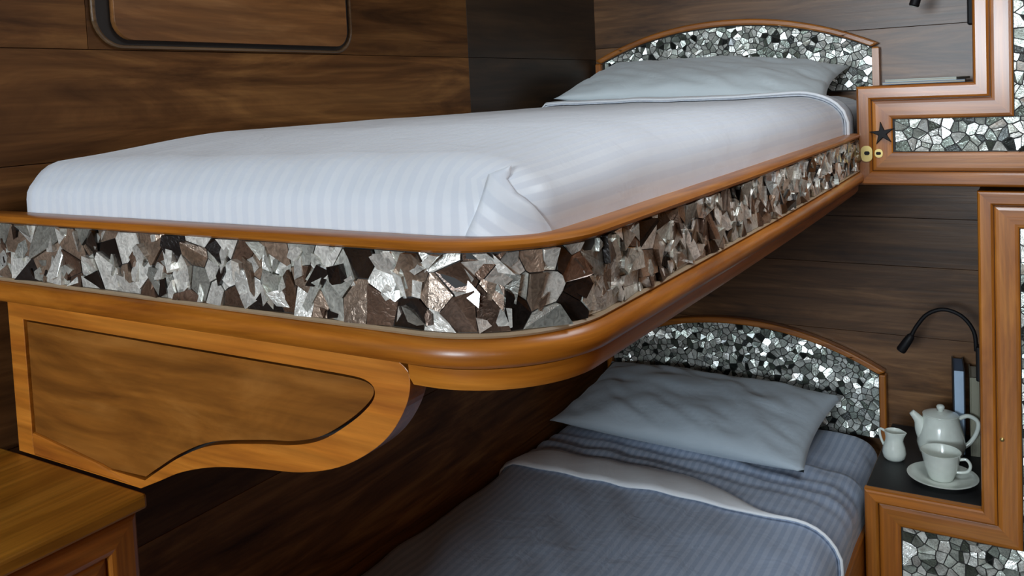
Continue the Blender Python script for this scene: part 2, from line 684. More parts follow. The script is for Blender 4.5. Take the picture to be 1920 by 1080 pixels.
def bplace(root, a, b, x0, x1):
    box('wall_board', x0, x1, 0.0, 0.02, Z0 + a, Z0 + b, WALL_X, root, 0.0006)


planked('wall_back', WALL_X, BROWS, bjoint, bplace, lambda r: box('wall_backing', -0.06, XR, 0.0205, 0.06, 0, ZC, GROUT, r))

# unseen sides of the cabin
r = empty('wall_right', kind='structure')
box('wall_backing', XR + 0.0205, XR + 0.06, YF, 0.06, 0, ZC, GROUT, r)
for a, b in zip([0, 0.3, 0.6, 0.9, 1.2, 1.5, 1.8, 2.05], [0.3, 0.6, 0.9, 1.2, 1.5, 1.8, 2.05, ZC]):
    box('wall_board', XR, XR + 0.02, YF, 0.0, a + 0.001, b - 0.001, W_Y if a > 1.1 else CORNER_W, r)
WX0, WX1, WZ0, WZ1 = 0.08, 1.32, Z0 - 0.04, Z0 + 0.84
r = empty('wall_front', kind='structure')
box('wall_section', -0.06, WX0, YF - 0.06, YF, 0, ZC, WALL_X, r)
box('wall_section', WX1, XR + 0.06, YF - 0.06, YF, 0, ZC, WALL_X, r)
box('wall_section', WX0, WX1, YF - 0.06, YF, 0, WZ0, WALL_X, r)
box('wall_section', WX0, WX1, YF - 0.06, YF, WZ1, ZC, WALL_X, r)
r = empty('window_1', (WX0, YF, WZ0), kind='structure')
ol = [(WX0, WZ0), (WX1, WZ0), (WX1, WZ1), (WX0, WZ1)]
frame_bars('window_frame', ol, inset(ol, 0.035), lambda u, v, d: (u, YF + d, v), 0.02, -0.02, (W_X, W_Z), r)
fl = empty('floor', kind='structure')
box('floor_base', -0.06, XR + 0.06, YF - 0.06, 0.06, -0.06, -0.02, GROUT, fl)
x = -0.06
while x < XR + 0.05:
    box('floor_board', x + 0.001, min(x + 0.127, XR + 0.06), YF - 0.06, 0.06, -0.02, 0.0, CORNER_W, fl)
    x += 0.128
HX0, HX1, HY0, HY1 = 1.08, 1.68, -1.73, -1.07  # ceiling opening cut for the added overhead light
ce = empty('ceiling', kind='structure')
for a in ((-0.06, HX0, YF - 0.06, 0.06), (HX1, XR + 0.06, YF - 0.06, 0.06), (HX0, HX1, YF - 0.06, HY0), (HX0, HX1, HY1, 0.06)):
    box('ceiling_panel', *a, ZC, ZC + 0.05, CEIL, ce)

# wooden hatch on the hull wall
HATCH_L = (0.0, -1.51, Z0 + 0.25)
hatch = empty('wall_hatch', HATCH_L, 'rounded wooden hatch cover set into the dark hull wall', 'hatch')


def rrect(x0, x1, y0, y1, rr, n=8):
    out = []
    for cx, cy, a0 in ((x1 - rr, y1 - rr, 0), (x0 + rr, y1 - rr, 90), (x0 + rr, y0 + rr, 180), (x1 - rr, y0 + rr, 270)):
        for i in range(n + 1):
            a = math.radians(a0 + 90 * i / n)
            out.append((cx + rr * math.cos(a), cy + rr * math.sin(a)))
    return out


BEADW = wood('pale_bead_teak', (0.12, 0.07, 0.035), (0.20, 0.12, 0.06), (0.30, 0.19, 0.10), 'Y', rough=0.25, coat=0.4)
mapL = lambda u, v, d: (d, u, Z0 + v)
prism('hatch_bead', rrect(-1.812, -1.211, 0.238, 0.70, 0.052), [rrect(-1.805, -1.218, 0.244, 0.694, 0.046)], mapL, 0.0, 0.008, BEADW, hatch, 0.003)
prism('hatch_recess', rrect(-1.8048, -1.2182, 0.2442, 0.6938, 0.046), [], mapL, -0.0005, 0.0012, GROUT, hatch)
prism('hatch_panel', rrect(-1.778, -1.234, 0.252, 0.67, 0.034), [], mapL, 0.0015, 0.013, HATCH_W, hatch, 0.005)

# ================================================================== UPPER BUNK
W, L, RC = 0.8945, -2.0, 0.125
path = []
s = 0.0


def addp(x, y, nx, ny):
    global s
    if path:
        s += math.dist((x, y), path[-1][:2])
    path.append((x, y, nx, ny, s))


for i in range(12):
    addp(0.002 + (W - RC - 0.002) * i / 11, L, 0, -1)
for i in range(1, 17):
    a = math.radians(-90 + 90 * i / 16)
    addp(W - RC + RC * math.cos(a), L + RC + RC * math.sin(a), math.cos(a), math.sin(a))
YE = -0.458
for i in range(1, 25):
    t = i / 24
    addp(W + 0.006 * math.sin(math.pi * t), L + RC + (YE - L - RC) * t, 1, 0)
PLEN = s


def on_path(u):
    u = min(max(u, 0), PLEN)
    for i in range(len(path) - 1):
        a, b = path[i], path[i + 1]
        if u <= b[4] + 1e-9:
            t = (u - a[4]) / (b[4] - a[4])
            nx, ny = a[2] + (b[2] - a[2]) * t, a[3] + (b[3] - a[3]) * t
            q = math.hypot(nx, ny)
            return a[0] + (b[0] - a[0]) * t, a[1] + (b[1] - a[1]) * t, nx / q, ny / q
    return path[-1][:4]


ub = empty('upper_bunk', (0.45, -1.2, Z0 - 0.13), 'upper bunk with shell-inlaid rounded edge and honey wood rails', 'bunk')
sweep('top_rail', path, [(-0.030, -0.0065), (0.003, -0.0065), (0.0065, -0.004), (0.0075, -0.0005), (0.0055, 0.003), (0.001, 0.005), (-0.010, 0.0055), (-0.030, 0.004)], W_U, ub)
sweep('strip_backing', path, [(-0.025, -0.088), (0.0, -0.088), (0.0, -0.0065), (-0.025, -0.0065)], GROUT, ub)
sweep('inlay_bead', path, [(-0.003, -0.0865), (0.004, -0.0865), (0.006, -0.084), (0.004, -0.0815), (-0.003, -0.0815)], PALEBEAD, ub)
sweep('lower_moulding', path, [(-0.030, -0.115), (0.002, -0.1155), (0.009, -0.113), (0.0135, -0.107), (0.0145, -0.101), (0.013, -0.094), (0.008, -0.0885), (0.001, -0.0865), (-0.030, -0.0865)], W_U, ub)
sweep('bottom_band', [(0.7515, L, 0, -1, 0.7495)] + [p for p in path if p[4] > 0.7495], [(-0.045, -0.141), (-0.014, -0.141), (-0.005, -0.138), (0.001, -0.129), (0.002, -0.116), (-0.045, -0.1155)], W_U, ub)
prism('bunk_base', [(0.003, -0.003), (0.003, L + 0.034)] + [(W - 0.036 - 0.09 + 0.09 * math.cos(R_a), L + 0.034 + 0.09 + 0.09 * math.sin(R_a)) for R_a in [math.radians(-90 + 10 * i) for i in range(10)]] + [(W - 0.036, -0.003)], [], lambda u, v, d: (u, v, d), Z0 - 0.139, Z0 - 0.060, WALL_Y, ub)


def map_strip(u, v, d):
    x, y, nx, ny = on_path(u)
    return (x + nx * (d + 0.0002), y + ny * (d + 0.0002), Z0 + v)


chips(ub, [[(0.003, -0.0815), (PLEN - 0.002, -0.0815), (PLEN - 0.002, -0.0070), (0.003, -0.0070)]], 0.027, map_strip, 11, PAL_BIG, 300, 0.19, 0.0006, 1.5, 260)

# carved bracket panel under the foot of the upper bunk
br = empty('foot_bracket', (0.4, -1.985, Z0 - 0.33), 'carved wooden bracket panel with S-curved edge under upper bunk foot', 'bracket')
mapF = lambda u, v, d: (u, L + d, Z0 + v)
S_out = [(p.x, p.y) for p in spline([(0.737, -0.1165, 0), (0.749, -0.128, 0), (0.745, -0.155, 0), (0.724, -0.188, 0), (0.694, -0.214, 0), (0.650, -0.238, 0), (0.595, -0.254, 0), (0.53, -0.2625, 0), (0.459, -0.274, 0), (0.40, -0.291, 0), (0.355, -0.311, 0), (0.318, -0.3275, 0)], 5)]
S_in = [(p.x, p.y) for p in spline([(0.660, -0.1385, 0), (0.690, -0.140, 0), (0.7035, -0.148, 0), (0.699, -0.163, 0), (0.671, -0.187, 0), (0.628, -0.213, 0), (0.585, -0.226, 0), (0.538, -0.233, 0), (0.456, -0.249, 0), (0.40, -0.272, 0), (0.355, -0.298, 0), (0.327, -0.3155, 0)], 5)]
outer = [(0.050, -0.3275), (0.050, -0.1165)] + S_out
inner = [(0.086, -0.3155), (0.086, -0.1385)] + S_in
prism('bracket_frame', outer, [inner], mapF, 0.002, 0.030, W_X, br, 0.007)
prism('panel_recess', [(0.08, -0.3265), (0.08, -0.13)] + [(u + 0.006, v - 0.004) for u, v in S_in], [], mapF, 0.022, 0.028, GROUT, br)
prism('bracket_panel', inset([(0.086, -0.3262), (0.086, -0.1385)] + S_in, 0.0035), [], mapF, 0.005, 0.0215, PANEL_W, br, 0.003)
prism('base_moulding', [(0.0865, -0.3272), (0.0865, -0.295), (0.24, -0.312), (0.318, -0.3268)], [], mapF, 0.001, 0.0085, W_X, br, 0.003)

# arched headboards with shell inlay


def arch(x, zc, zp, x0, x1):
    t = (x - x0) / (x1 - x0) * 2 - 1
    return zc + (zp - zc) * (1 - abs(t) ** 2.1)


def headboard(label, x0, x1, zb, zc, zp, seed, pale):
    hb = empty('headboard', ((x0 + x1) / 2, -0.02, Z0 + zb), label, 'headboard', 'arched shell headboards')
    n = 22
    top = [(x0 + (x1 - x0) * i / n, arch(x0 + (x1 - x0) * i / n, zc, zp, x0, x1)) for i in range(n + 1)]
    fw = 0.019
    xi0, xi1 = x0 + fw, x1 - fw
    ti = [(xi0 + (xi1 - xi0) * i / n, arch(xi0 + (xi1 - xi0) * i / n, zc, zp, x0, x1) - fw) for i in range(n + 1)]
    mp = lambda u, v, d: (u, -d, Z0 + v)
    # arched rail and two posts
    prism('arched_rail', top + ti[::-1], [], mp, 0.002, 0.034, W_X, hb, 0.005)
    for a, b, tz in ((x0, xi0, ti[0][1]), (xi1, x1, ti[-1][1])):
        prism('post', [(a, zb), (b, zb), (b, tz), (a, tz)], [], mp, 0.002, 0.033, W_Z, hb, 0.004)
    prism('inlay_backing', [(xi0, zb), (xi1, zb)] + ti[::-1], [], mp, 0.001, 0.016, GROUT, hb)
    reg = [(xi0 + 0.001, zb + 0.002), (xi1 - 0.001, zb + 0.002)] + [(min(max(u, xi0 + 0.001), xi1 - 0.001), v - 0.002) for u, v in ti[::-1]]
    chips(hb, [reg], 0.0160, lambda u, v, d: (u, -0.0163 - d, Z0 + v), seed, PAL_PALE, 300, 0.2, 0.0013, 1.3)
    return hb


headboard('arched shell-inlaid headboard behind the white pillow of upper bunk', 0.012, 0.885, 0.10, 0.232, 0.331, 21, True)
headboard('arched shell-inlaid headboard behind the shade-tinted grey pillow of lower bunk', 0.012, 0.885, -0.905, -0.703, -0.588, 22, True)

# ================================================================== BEDDING


class RBox:
    """rounded box surface with bulge, used for a mattress and for the cloths lying over it"""

    def __init__(s, x0, x1, y0, y1, z0, z1, rad, disp=None):
        s.a = (x0, x1, y0, y1, z0, z1)
        s.rad = rad                       # left, right, foot, head, top
        s.disp = disp

    def pt(s, p, off=0.0):
        x0, x1, y0, y1, z0, z1 = s.a
        rl, rr, rf, rh, rt_ = s.rad
        c = Vector((min(max(p[0], x0 + rl), x1 - rr), min(max(p[1], y0 + rf), y1 - rh), min(p[2], z1 - rt_)))
        d = Vector(p) - c
        rx, ry = (rl if d.x < 0 else rr), (rf if d.y < 0 else rh)
        o = Vector((d.x / rx, d.y / ry, d.z / rt_))
        l = o.length
        if l > 1e-9:
            o /= l
            q = c + Vector((o.x * rx, o.y * ry, o.z * rt_)) + Vector((o.x / rx, o.y / ry, o.z / rt_)).normalized() * off
        else:
            q = Vector(p)
        if s.disp:
            q = s.disp(q)
        return q

    def patch(s, pts):
        return [s.pt(p, o) for p, o in pts]


def cloth(name, rb, off, xa, xb, ya, yb, za, faces, mat, parent, res=0.018, thick=0.0):
    """grid over top / sides / foot / head of a rounded box, between xa..xb, ya..yb, down to za"""
    x0, x1, y0, y1, z0, z1 = rb.a
    vs, fs, su = [], [], []
    idx = {}

    def vert(p, u):
        k = tuple(round(c, 5) for c in p)
        if k not in idx:
            idx[k] = len(vs)
            vs.append(rb.pt(p, off))
            su.append(u)
        return idx[k]

    def lin(a, b):
        n = max(1, round((b - a) / res))
        return [a + (b - a) * i / n for i in range(n + 1)]

    X, Y, Zs = lin(xa, xb), lin(ya, yb), lin(za, z1)

    def grid(A, B, f):
        for i in range(len(A) - 1):
            for j in range(len(B) - 1):
                fs.append(tuple(vert(*f(a, b)) for a, b in ((A[i], B[j]), (A[i + 1], B[j]), (A[i + 1], B[j + 1]), (A[i], B[j + 1]))))

    grid(X, Y, lambda a, b: ((a, b, z1), a))
    if 'R' in faces:
        grid(Y, Zs, lambda a, b: ((x1, a, b), x1 + (z1 - b)))
    if 'L' in faces:
        grid(Y, Zs, lambda a, b: ((x0, a, b), x0 - (z1 - b)))
    if 'F' in faces:
        grid(X, Zs, lambda a, b: ((a, y0, b), a))
    if 'H' in faces:
        grid(X, Zs, lambda a, b: ((a, y1, b), a))
    o = mk(name, vs, fs, mat, parent, smooth=True, attrs={'su': su})
    if thick:
        md = o.modifiers.new('thickness', 'SOLIDIFY')
        md.thickness = thick
        md.offset = -1
    return o


def nz(x, y, z=0.0):
    return noise.noise(Vector((x, y, z)))


def disp_up(q):
    x, y, z = q
    t = max(0.0, min(1.0, (z - Z0 - 0.01) / 0.06))
    dz = 0.002 * math.sin(math.pi * max(0, min(1, (x - 0.08) / 0.78))) * t
    k = max(0.0, min(1.0, (y + 1.97) / 0.34))
    dz -= (0.026 - 0.012 * x) * (1 - k * k * (3 - 2 * k)) * t
    dz += 0.004 * nz(x * 3, y * 2.2, 1) * t
    dz += 0.0022 * nz(x * 16, y * 5, 3) * t
    dy = 0.002 * nz(x * 26, z * 12, 5) * (1 if y < -1.85 else 0)
    dx = 0.003 * nz(y * 7, z * 16, 8) * (1 if x > 0.8 else 0)
    return Vector((x + dx, y + dy, z + dz))


def disp_lo(q):
    x, y, z = q
    t = max(0.0, min(1.0, (z - Z0 + 1.0) / 0.06))
    dz = 0.012 * math.sin(math.pi * max(0, min(1, (x - 0.02) / 0.87))) * t
    k = max(0.0, min(1.0, (-0.45 - y) / 0.22))
    dz += 0.014 * k * k * (3 - 2 * k) * t
    dz += 0.007 * nz(x * 2.6, y * 2.0, 11) * t
    # creases running across the bed between pillow and hem
    g = math.exp(-((y + 0.50) / 0.09) ** 2)
    dz += 0.0045 * g * math.sin((y + 0.10 * x) * 95 + 1.5 * nz(x * 3, y * 3, 2)) * t
    # soft diagonal creases
    dz += 0.006 * nz((x + 0.7 * y) * 12, (y - 0.7 * x) * 3.0, 4) * t
    dz += 0.005 * max(0.0, nz((x - 1.3 * y) * 5, (y + x) * 4.0, 9)) * t
    dx = 0.004 * nz(y * 5, z * 12, 8) * (1 if x > 0.8 else 0)
    return Vector((x + dx, y, z + dz))


def bed_linen(which, rb, bottom, ysheet, yhem, lab_m, lab_c, LINEN):
    x0, x1, y0, y1, z0, z1 = rb.a
    mt_ = empty('mattress', ((x0 + x1) / 2, (y0 + y1) / 2, bottom), lab_m, 'mattress', 'bunk mattresses')
    cloth('fitted_sheet', rb, 0.0, x0, x1, y0, y1, bottom, 'LRFH', LINEN, mt_, 0.02)
    cv = empty('bed_cover', ((x0 + x1) / 2, (y0 + ysheet) / 2, bottom), lab_c, 'bed cover', 'striped bed covers')
    cloth('cover_sheet', rb, 0.006, x0, x1, y0, ysheet, bottom, 'LRF', LINEN, cv, 0.015, 0.004)
    cloth('turned_down_flap', rb, 0.012, x0, x1, yhem, ysheet + 0.006, bottom + 0.012, 'LR', LINEN, cv, 0.012, 0.004)
    # white hem: broad on top, narrowing to a piping line down the side
    pts = []
    nseg = 60
    arc = []
    for i in range(nseg + 1):
        t = i / nseg
        Ltot = (z1 - bottom) + (x1 - x0) + (z1 - bottom)
        d = t * Ltot
        if d < z1 - bottom:
            arc.append((x0, bottom + d))
        elif d < z1 - bottom + x1 - x0:
            arc.append((x0 + d - (z1 - bottom), z1))
        else:
            arc.append((x1, z1 - (d - (z1 - bottom) - (x1 - x0))))
    vs, fs = [], []
    m_ = 6
    for i, (x, z) in enumerate(arc):
        k = max(0.0, min(1.0, (x - x0) / 0.05)) * max(0.0, min(1.0, (x1 - 0.10 - x) / 0.30))
        wd = 0.010 + HEMW[which] * (k * k * (3 - 2 * k))
        for j in range(m_ + 1):
            y = yhem - 0.006 + wd * j / m_
            h = 0.0155 + 0.0045 * math.sin(math.pi * j / m_)
            vs.append(rb.pt((x, y, z), h))
    for i in range(nseg):
        for j in range(m_):
            a = i * (m_ + 1) + j
            fs.append((a, a + 1, a + m_ + 2, a + m_ + 1))
    o = mk('white_hem', vs, fs, LINEN_W, cv, smooth=True)
    md = o.modifiers.new('thickness', 'SOLIDIFY')
    md.thickness = 0.004
    md.offset = -1
    return cv


HEMW = {'up': 0.07, 'lo': 0.12}
RBU = RBox(0.060, 0.866, -1.968, -0.036, Z0 - 0.058, Z0 + 0.089, (0.018, 0.095, 0.050, 0.05, 0.056), disp_up)
cvu = bed_linen('up', RBU, Z0 - 0.058, -0.40, -0.50, 'upper mattress in white fitted sheet, showing beside shell headboard', 'white striped bed cover tucked in tightly on the upper bunk', LINEN)
RBL = RBox(0.010, 0.868, -1.93, -0.036, Z0 - 1.08, Z0 - 0.888, (0.035, 0.065, 0.06, 0.05, 0.055), disp_lo)
cvl = bed_linen('lo', RBL, Z0 - 1.08, -0.36, -0.705, 'lower mattress in shade-tinted blue-grey striped sheet beside the tea shelf', 'shade-tinted blue-grey striped bed cover turned down on the lower bunk', LINEN_SHADED)

# tucked corner fold at the foot of the upper bunk: a folded triangle of sheet
vs, fs = [], []
rows = 12
for i in range(rows + 1):
    t = i / rows
    z = RBU.a[5] - 0.002 - t * 0.118
    wa, wb = 0.846 - 0.060 * t, 0.850 + 0.075 * t ** 0.6
    for j in range(9):
        k = j / 8
        w_ = wa + (wb - wa) * k
        if i < 3:
            p = (w_, RBU.a[2] + 0.035 * (1 - i / 3), RBU.a[5])
        else:
            p = (w_, RBU.a[2], z) if w_ <= RBU.a[1] else (RBU.a[1], RBU.a[2] + w_ - RBU.a[1], z)
        vs.append(RBU.pt(p, 0.0075 + 0.003 * math.sin(math.pi * k)))
for i in range(rows):
    for j in range(8):
        a = i * 9 + j
        fs.append((a, a + 1, a + 10, a + 9))
o = mk('tucked_corner', vs, fs, LINEN, cvu, smooth=True, attrs={'su': [v[0] * 0.6 + v[2] * 0.8 for v in vs]})
md = o.modifiers.new('thickness', 'SOLIDIFY')
md.thickness = 0.003
md.offset = -1

# pillows


def pillow(label, loc, rot, hx, hy, h, seed, mat):
    n, m_ = 46, 34
    vs, fs, idx = [], [], {}
    for side in (1, -1):
        for i in range(n + 1):
            for j in range(m_ + 1):
                u, v = i / n * 2 - 1, j / m_ * 2 - 1
                e = (1 - abs(u) ** 2.6) * (1 - abs(v) ** 2.4)
                z = h * max(e, 0) ** 0.55
                # the sides pull in between the pointed corners
                px = hx * u * (1 - 0.055 * (1 - v * v) * abs(u) ** 2)
                py = hy * v * (1 - 0.08 * (1 - u * u) * abs(v) ** 2)
                wr = nz(u * 3 + seed, v * 3, seed) * 0.010 + nz((u + v) * 7, (v - u) * 2.2, seed + 3) * 0.006
                rad = math.sin(math.atan2(v, u) * 14 + 3 * nz(u, v, seed)) * 0.003 * max(abs(u), abs(v)) ** 3
                k = min(1, e * 4)
                p = (px, py, side * z + (wr * k + rad * k if side > 0 else 0))
                edge = abs(u) > 0.999 or abs(v) > 0.999
                key = (i, j, 0 if edge else side)
                if key not in idx:
                    idx[key] = len(vs)
                    vs.append(p)
        for i in range(n):
            for j in range(m_):
                q = []
                for a, b in ((i, j), (i + 1, j), (i + 1, j + 1), (i, j + 1)):
                    ed = a in (0, n) or b in (0, m_)
                    q.append(idx[(a, b, 0 if ed else side)])
                fs.append(tuple(q))
    o = mk('pillow', vs, fs, mat, smooth=True)
    o.location = loc
    o.rotation_euler = rot
    tag(o, label, 'pillow', 'bunk pillows')
    return o


R_ = math.radians
pillow('plump white pillow leaning on the upper shell headboard', (0.440, -0.235, Z0 + 0.144), (R_(13), R_(2.5), R_(2)), 0.375, 0.195, 0.056, 1, LINEN_P)
pillow('crumpled shade-tinted grey-blue pillow lying on the lower bunk', (0.397, -0.265, Z0 - 0.803), (R_(9), R_(0), R_(-3)), 0.372, 0.205, 0.062, 2, LINEN_P_SHADED)

# lower bunk frame
lb = empty('lower_bunk', (0.45, -1.0, 0), 'lower bunk base with plain wooden side board', 'bunk')
box('side_board', 0.862, 0.8885, -1.96, -0.004, 0.001, Z0 - 0.985, W_Y, lb, 0.004)
box('foot_board', 0.004, 0.861, -1.96, -1.935, 0.001, Z0 - 0.985, W_X, lb, 0.003)
box('slat_base', 0.004, 0.861, -1.93, -0.004, Z0 - 1.11, Z0 - 1.082, WALL_Y, lb)

# ================================================================== DESK at the foot
dk = empty('desk', (0.17, -2.3, 0), 'wooden desk corner with panelled side at the lower left', 'desk')
box('desk_top', 0.003, 0.334, -2.62, -2.0005, Z0 - 0.3475, Z0 - 0.3285, wood('golden_teak_top', (0.24, 0.09, 0.008), (0.42, 0.18, 0.018), (0.58, 0.28, 0.04), 'Y', coat=0.0, spec=0.3, vary=0.05), dk, 0.004)
box('desk_body', 0.003, 0.300, -2.60, -2.006, 0.001, Z0 - 0.348, PANEL_W, dk)
ol = [(-2.60, 0.02), (-2.008, 0.02), (-2.008, Z0 - 0.352), (-2.60, Z0 - 0.352)]
mapD = lambda u, v, d: (0.300 + d, u, v)
frame_bars('side_frame', ol, inset(ol, 0.038), mapD, 0.022, 0.0005, (W_Y, W_Z), dk, 0.003)
il = inset(ol, 0.0385)
frame_bars('panel_moulding', il, inset(il, 0.030), mapD, 0.016, 0.0005, (W_Y, W_Z), dk, 0.006)

# ================================================================== CABINETS at the head
YC = -0.45
XC = 1.46
mapC = lambda u, v, d: (u, YC - d, Z0 + v)


def cabinet(name, label, outline, bw, fw_, shells, seed, limit):
    c = empty(name, (1.2, YC / 2, Z0 + min(v for u, v in outline)), label, 'cabinet')
    prism('body', inset(outline, 0.0015), [], lambda u, v, d: (u, d, Z0 + v), -0.003, YC + 0.012, WALL_X, c)
    i1 = inset(outline, bw)
    frame_bars('outer_frame_bar', outline, i1, mapC, 0.008, -0.016, (W_X, W_Z), c, 0.006)
    i1b = inset(outline, bw + 0.0012)
    i2 = inset(outline, bw + fw_)
    frame_bars('inner_frame_bar', i1b, i2, mapC, 0.0025, -0.011, (W_X, W_Z), c, 0.0025)
    prism('inlay_backing', i2, [], mapC, -0.0115, -0.006, GROUT, c)
    chips(c, shells, 0.0195, lambda u, v, d: mapC(u, v, d - 0.0055), seed, PAL_PALE, limit, 0.2, 0.0014, 1.3)
    return c


UO = [(0.8945, -0.118), (XC, -0.118), (XC, 0.85), (1.140, 0.85), (1.140, 0.116), (0.8945, 0.116)]
uc = cabinet('upper_cabinet', 'stepped upper cabinet with honey frame around pale shell inlay', UO, 0.033, 0.045,
             [[(0.977, -0.039), (1.381, -0.039), (1.381, 0.037), (0.977, 0.037)], [(1.219, 0.0375), (1.381, 0.0375), (1.381, 0.771), (1.219, 0.771)]], 31, 300)
LO = [(0.8925, -1.37), (XC, -1.37), (XC, -0.128), (1.145, -0.128), (1.145, -0.861), (0.8925, -0.861)]
lc = cabinet('lower_cabinet', 'lower cabinet with honey frame, shell inlay and black shelf top', LO, 0.032, 0.049,
             [[(1.227, -0.941), (1.378, -0.941), (1.378, -0.21), (1.227, -0.21)], [(0.975, -1.288), (1.378, -1.288), (1.378, -0.943), (0.975, -0.943)]], 32, 300)
box('shelf_top', 0.896, 1.144, YC + 0.014, -0.004, Z0 - 0.8625, Z0 - 0.8600, BLACK_TOP, lc)
box('plinth', 0.90, XC, YC + 0.03, -0.004, 0.001, Z0 - 1.371, WALL_X, lc)

# starfish ornament and brass lock on the upper cabinet
pts = []
for i in range(10):
    a = R_(90 + 36 * i + 8)
    rr = 0.029 if i % 2 == 0 else 0.0095
    pts.append((0.951 + rr * math.cos(a), 0.004 + rr * math.sin(a)))
o = prism('starfish_ornament', pts, [], mapC, 0.003, 0.010, BLACK, uc, 0.0015)
o['label'] = 'small dark starfish ornament'
o = prism('lock_plate', rrect(0.903, 0.929, -0.062, -0.024, 0.012), [], mapC, 0.0082, 0.0105, BRASS, uc, 0.0008)
o['label'] = 'round brass lock plate'
prism('keyhole', rrect(0.911, 0.923, -0.046, -0.037, 0.004), [], mapC, 0.0106, 0.0112, BLACK, uc)
o = prism('catch_plate', rrect(0.933, 0.951, -0.053, -0.032, 0.009), [], mapC, 0.0027, 0.0045, BRASS, uc, 0.0006)
prism('keyhole', rrect(0.936, 0.947, -0.046, -0.039, 0.003), [], mapC, 0.0046, 0.0052, BLACK, uc)
lathe('plug', [(0, 0.003), (0.004, 0.002), (0.005, 0)], (0, 0, 0), BRASS, None, 12).matrix_world = Matrix.Translation((1.188, YC - 0.0025, Z0 - 0.69)) @ Matrix.Rotation(R_(90), 4, 'X')
pl = COL.objects['plug']
mw = pl.matrix_world.copy()
pl.parent = lc
pl.matrix_parent_inverse = Matrix.Translation(-Vector(lc.location))

# ================================================================== THINGS ON THE SHELVES
ZS = Z0 - 0.8600

# teapot
tx, ty = 1.040, -0.200
tp = empty('teapot', (tx, ty, ZS), 'white ceramic teapot with lid behind the teacup', 'teapot')
lathe('pot_body', [(0, 0.0), (0.036, 0.0), (0.040, 0.004), (0.052, 0.020), (0.0575, 0.042), (0.055, 0.066), (0.047, 0.092), (0.0425, 0.112), (0.043, 0.118), (0.040, 0.119), (0.038, 0.112), (0.0, 0.110)], (tx, ty, ZS), CERAMIC, tp)
lathe('lid', [(0.0, 0.128), (0.015, 0.127), (0.030, 0.1235), (0.0405, 0.1195), (0.041, 0.118), (0.0, 0.1175)], (tx, ty, ZS), CERAMIC, tp)
lathe('lid_knob', [(0.006, 0.1265), (0.0065, 0.130), (0.0095, 0.135), (0.010, 0.139), (0.007, 0.143), (0.0, 0.144)], (tx, ty, ZS), CERAMIC, tp, 18)
sp = spline([(tx - 0.030, ty - 0.008, ZS + 0.052), (tx - 0.042, ty - 0.011, ZS + 0.076), (tx - 0.050, ty - 0.013, ZS + 0.100), (tx - 0.067, ty - 0.017, ZS + 0.121)], 5)
tube('spout', sp, [0.026 - 0.019 * (i / (len(sp) - 1)) ** 0.9 for i in range(len(sp))], CERAMIC, tp, 14)
hd = spline([(tx + 0.040, ty + 0.012, ZS + 0.108), (tx + 0.062, ty + 0.018, ZS + 0.117), (tx + 0.083, ty + 0.024, ZS + 0.104), (tx + 0.082, ty + 0.024, ZS + 0.078), (tx + 0.068, ty + 0.020, ZS + 0.050), (tx + 0.052, ty + 0.015, ZS + 0.034)], 5)
tube('handle', hd, 0.0055, CERAMIC, tp, 10)

# milk jug
jx, jy = 0.934, -0.250
jg = empty('milk_jug', (jx, jy, ZS), 'small white ceramic milk jug beside the teapot', 'jug')


def lip(p, a):
    if p.z > 0.045:
        k = (p.z - 0.045) / 0.03
        d = max(0, math.cos(a - R_(-20))) ** 6
        p = p + Vector((math.cos(R_(-20)), math.sin(R_(-20)), 0.25)) * 0.011 * d * k
    return p


lathe('jug_body', [(0, 0), (0.021, 0), (0.0265, 0.006), (0.029, 0.018), (0.0265, 0.034), (0.021, 0.050), (0.0205, 0.060), (0.0235, 0.074), (0.022, 0.075), (0.0185, 0.061), (0.019, 0.050), (0.022, 0.03), (0.0, 0.012)], (jx, jy, ZS), CERAMIC, jg, 36, lip)
hd = spline([(jx - 0.021, jy + 0.003, ZS + 0.070), (jx - 0.034, jy + 0.006, ZS + 0.073), (jx - 0.035, jy + 0.006, ZS + 0.058), (jx - 0.030, jy + 0.005, ZS + 0.042), (jx - 0.024, jy + 0.004, ZS + 0.030)], 5)
tube('handle', hd, 0.0035, CERAMIC, jg, 8)

# cup on saucer
cx, cy = 1.055, -0.338
sc = lathe('saucer', [(0, 0.0), (0.040, 0.0), (0.045, 0.003), (0.066, 0.010), (0.079, 0.0155), (0.080, 0.017), (0.078, 0.0175), (0.064, 0.0125), (0.044, 0.0065), (0.036, 0.005), (0.034, 0.006), (0.0, 0.006)], (cx, cy, ZS), CERAMIC, None, 40)
tag(sc, 'white ceramic saucer under the teacup', 'saucer')
cp = empty('teacup', (cx - 0.003, cy, ZS + 0.0062), 'white ceramic teacup standing on the saucer', 'cup')
lathe('cup_body', [(0, 0), (0.024, 0), (0.027, 0.003), (0.031, 0.012), (0.038, 0.035), (0.0445, 0.066), (0.0460, 0.070), (0.0445, 0.0705), (0.0425, 0.066), (0.034, 0.035), (0.028, 0.012), (0.0, 0.006)], (cx - 0.003, cy, ZS + 0.0062), CERAMIC, cp, 36)
zc_ = ZS + 0.0062
hd = spline([(cx + 0.034, cy + 0.004, zc_ + 0.052), (cx + 0.052, cy + 0.004, zc_ + 0.056), (cx + 0.061, cy + 0.004, zc_ + 0.043), (cx + 0.056, cy + 0.004, zc_ + 0.028), (cx + 0.042, cy + 0.004, zc_ + 0.022), (cx + 0.029, cy + 0.004, zc_ + 0.021)], 5)
tube('handle', hd, 0.0038, CERAMIC, cp, 8)


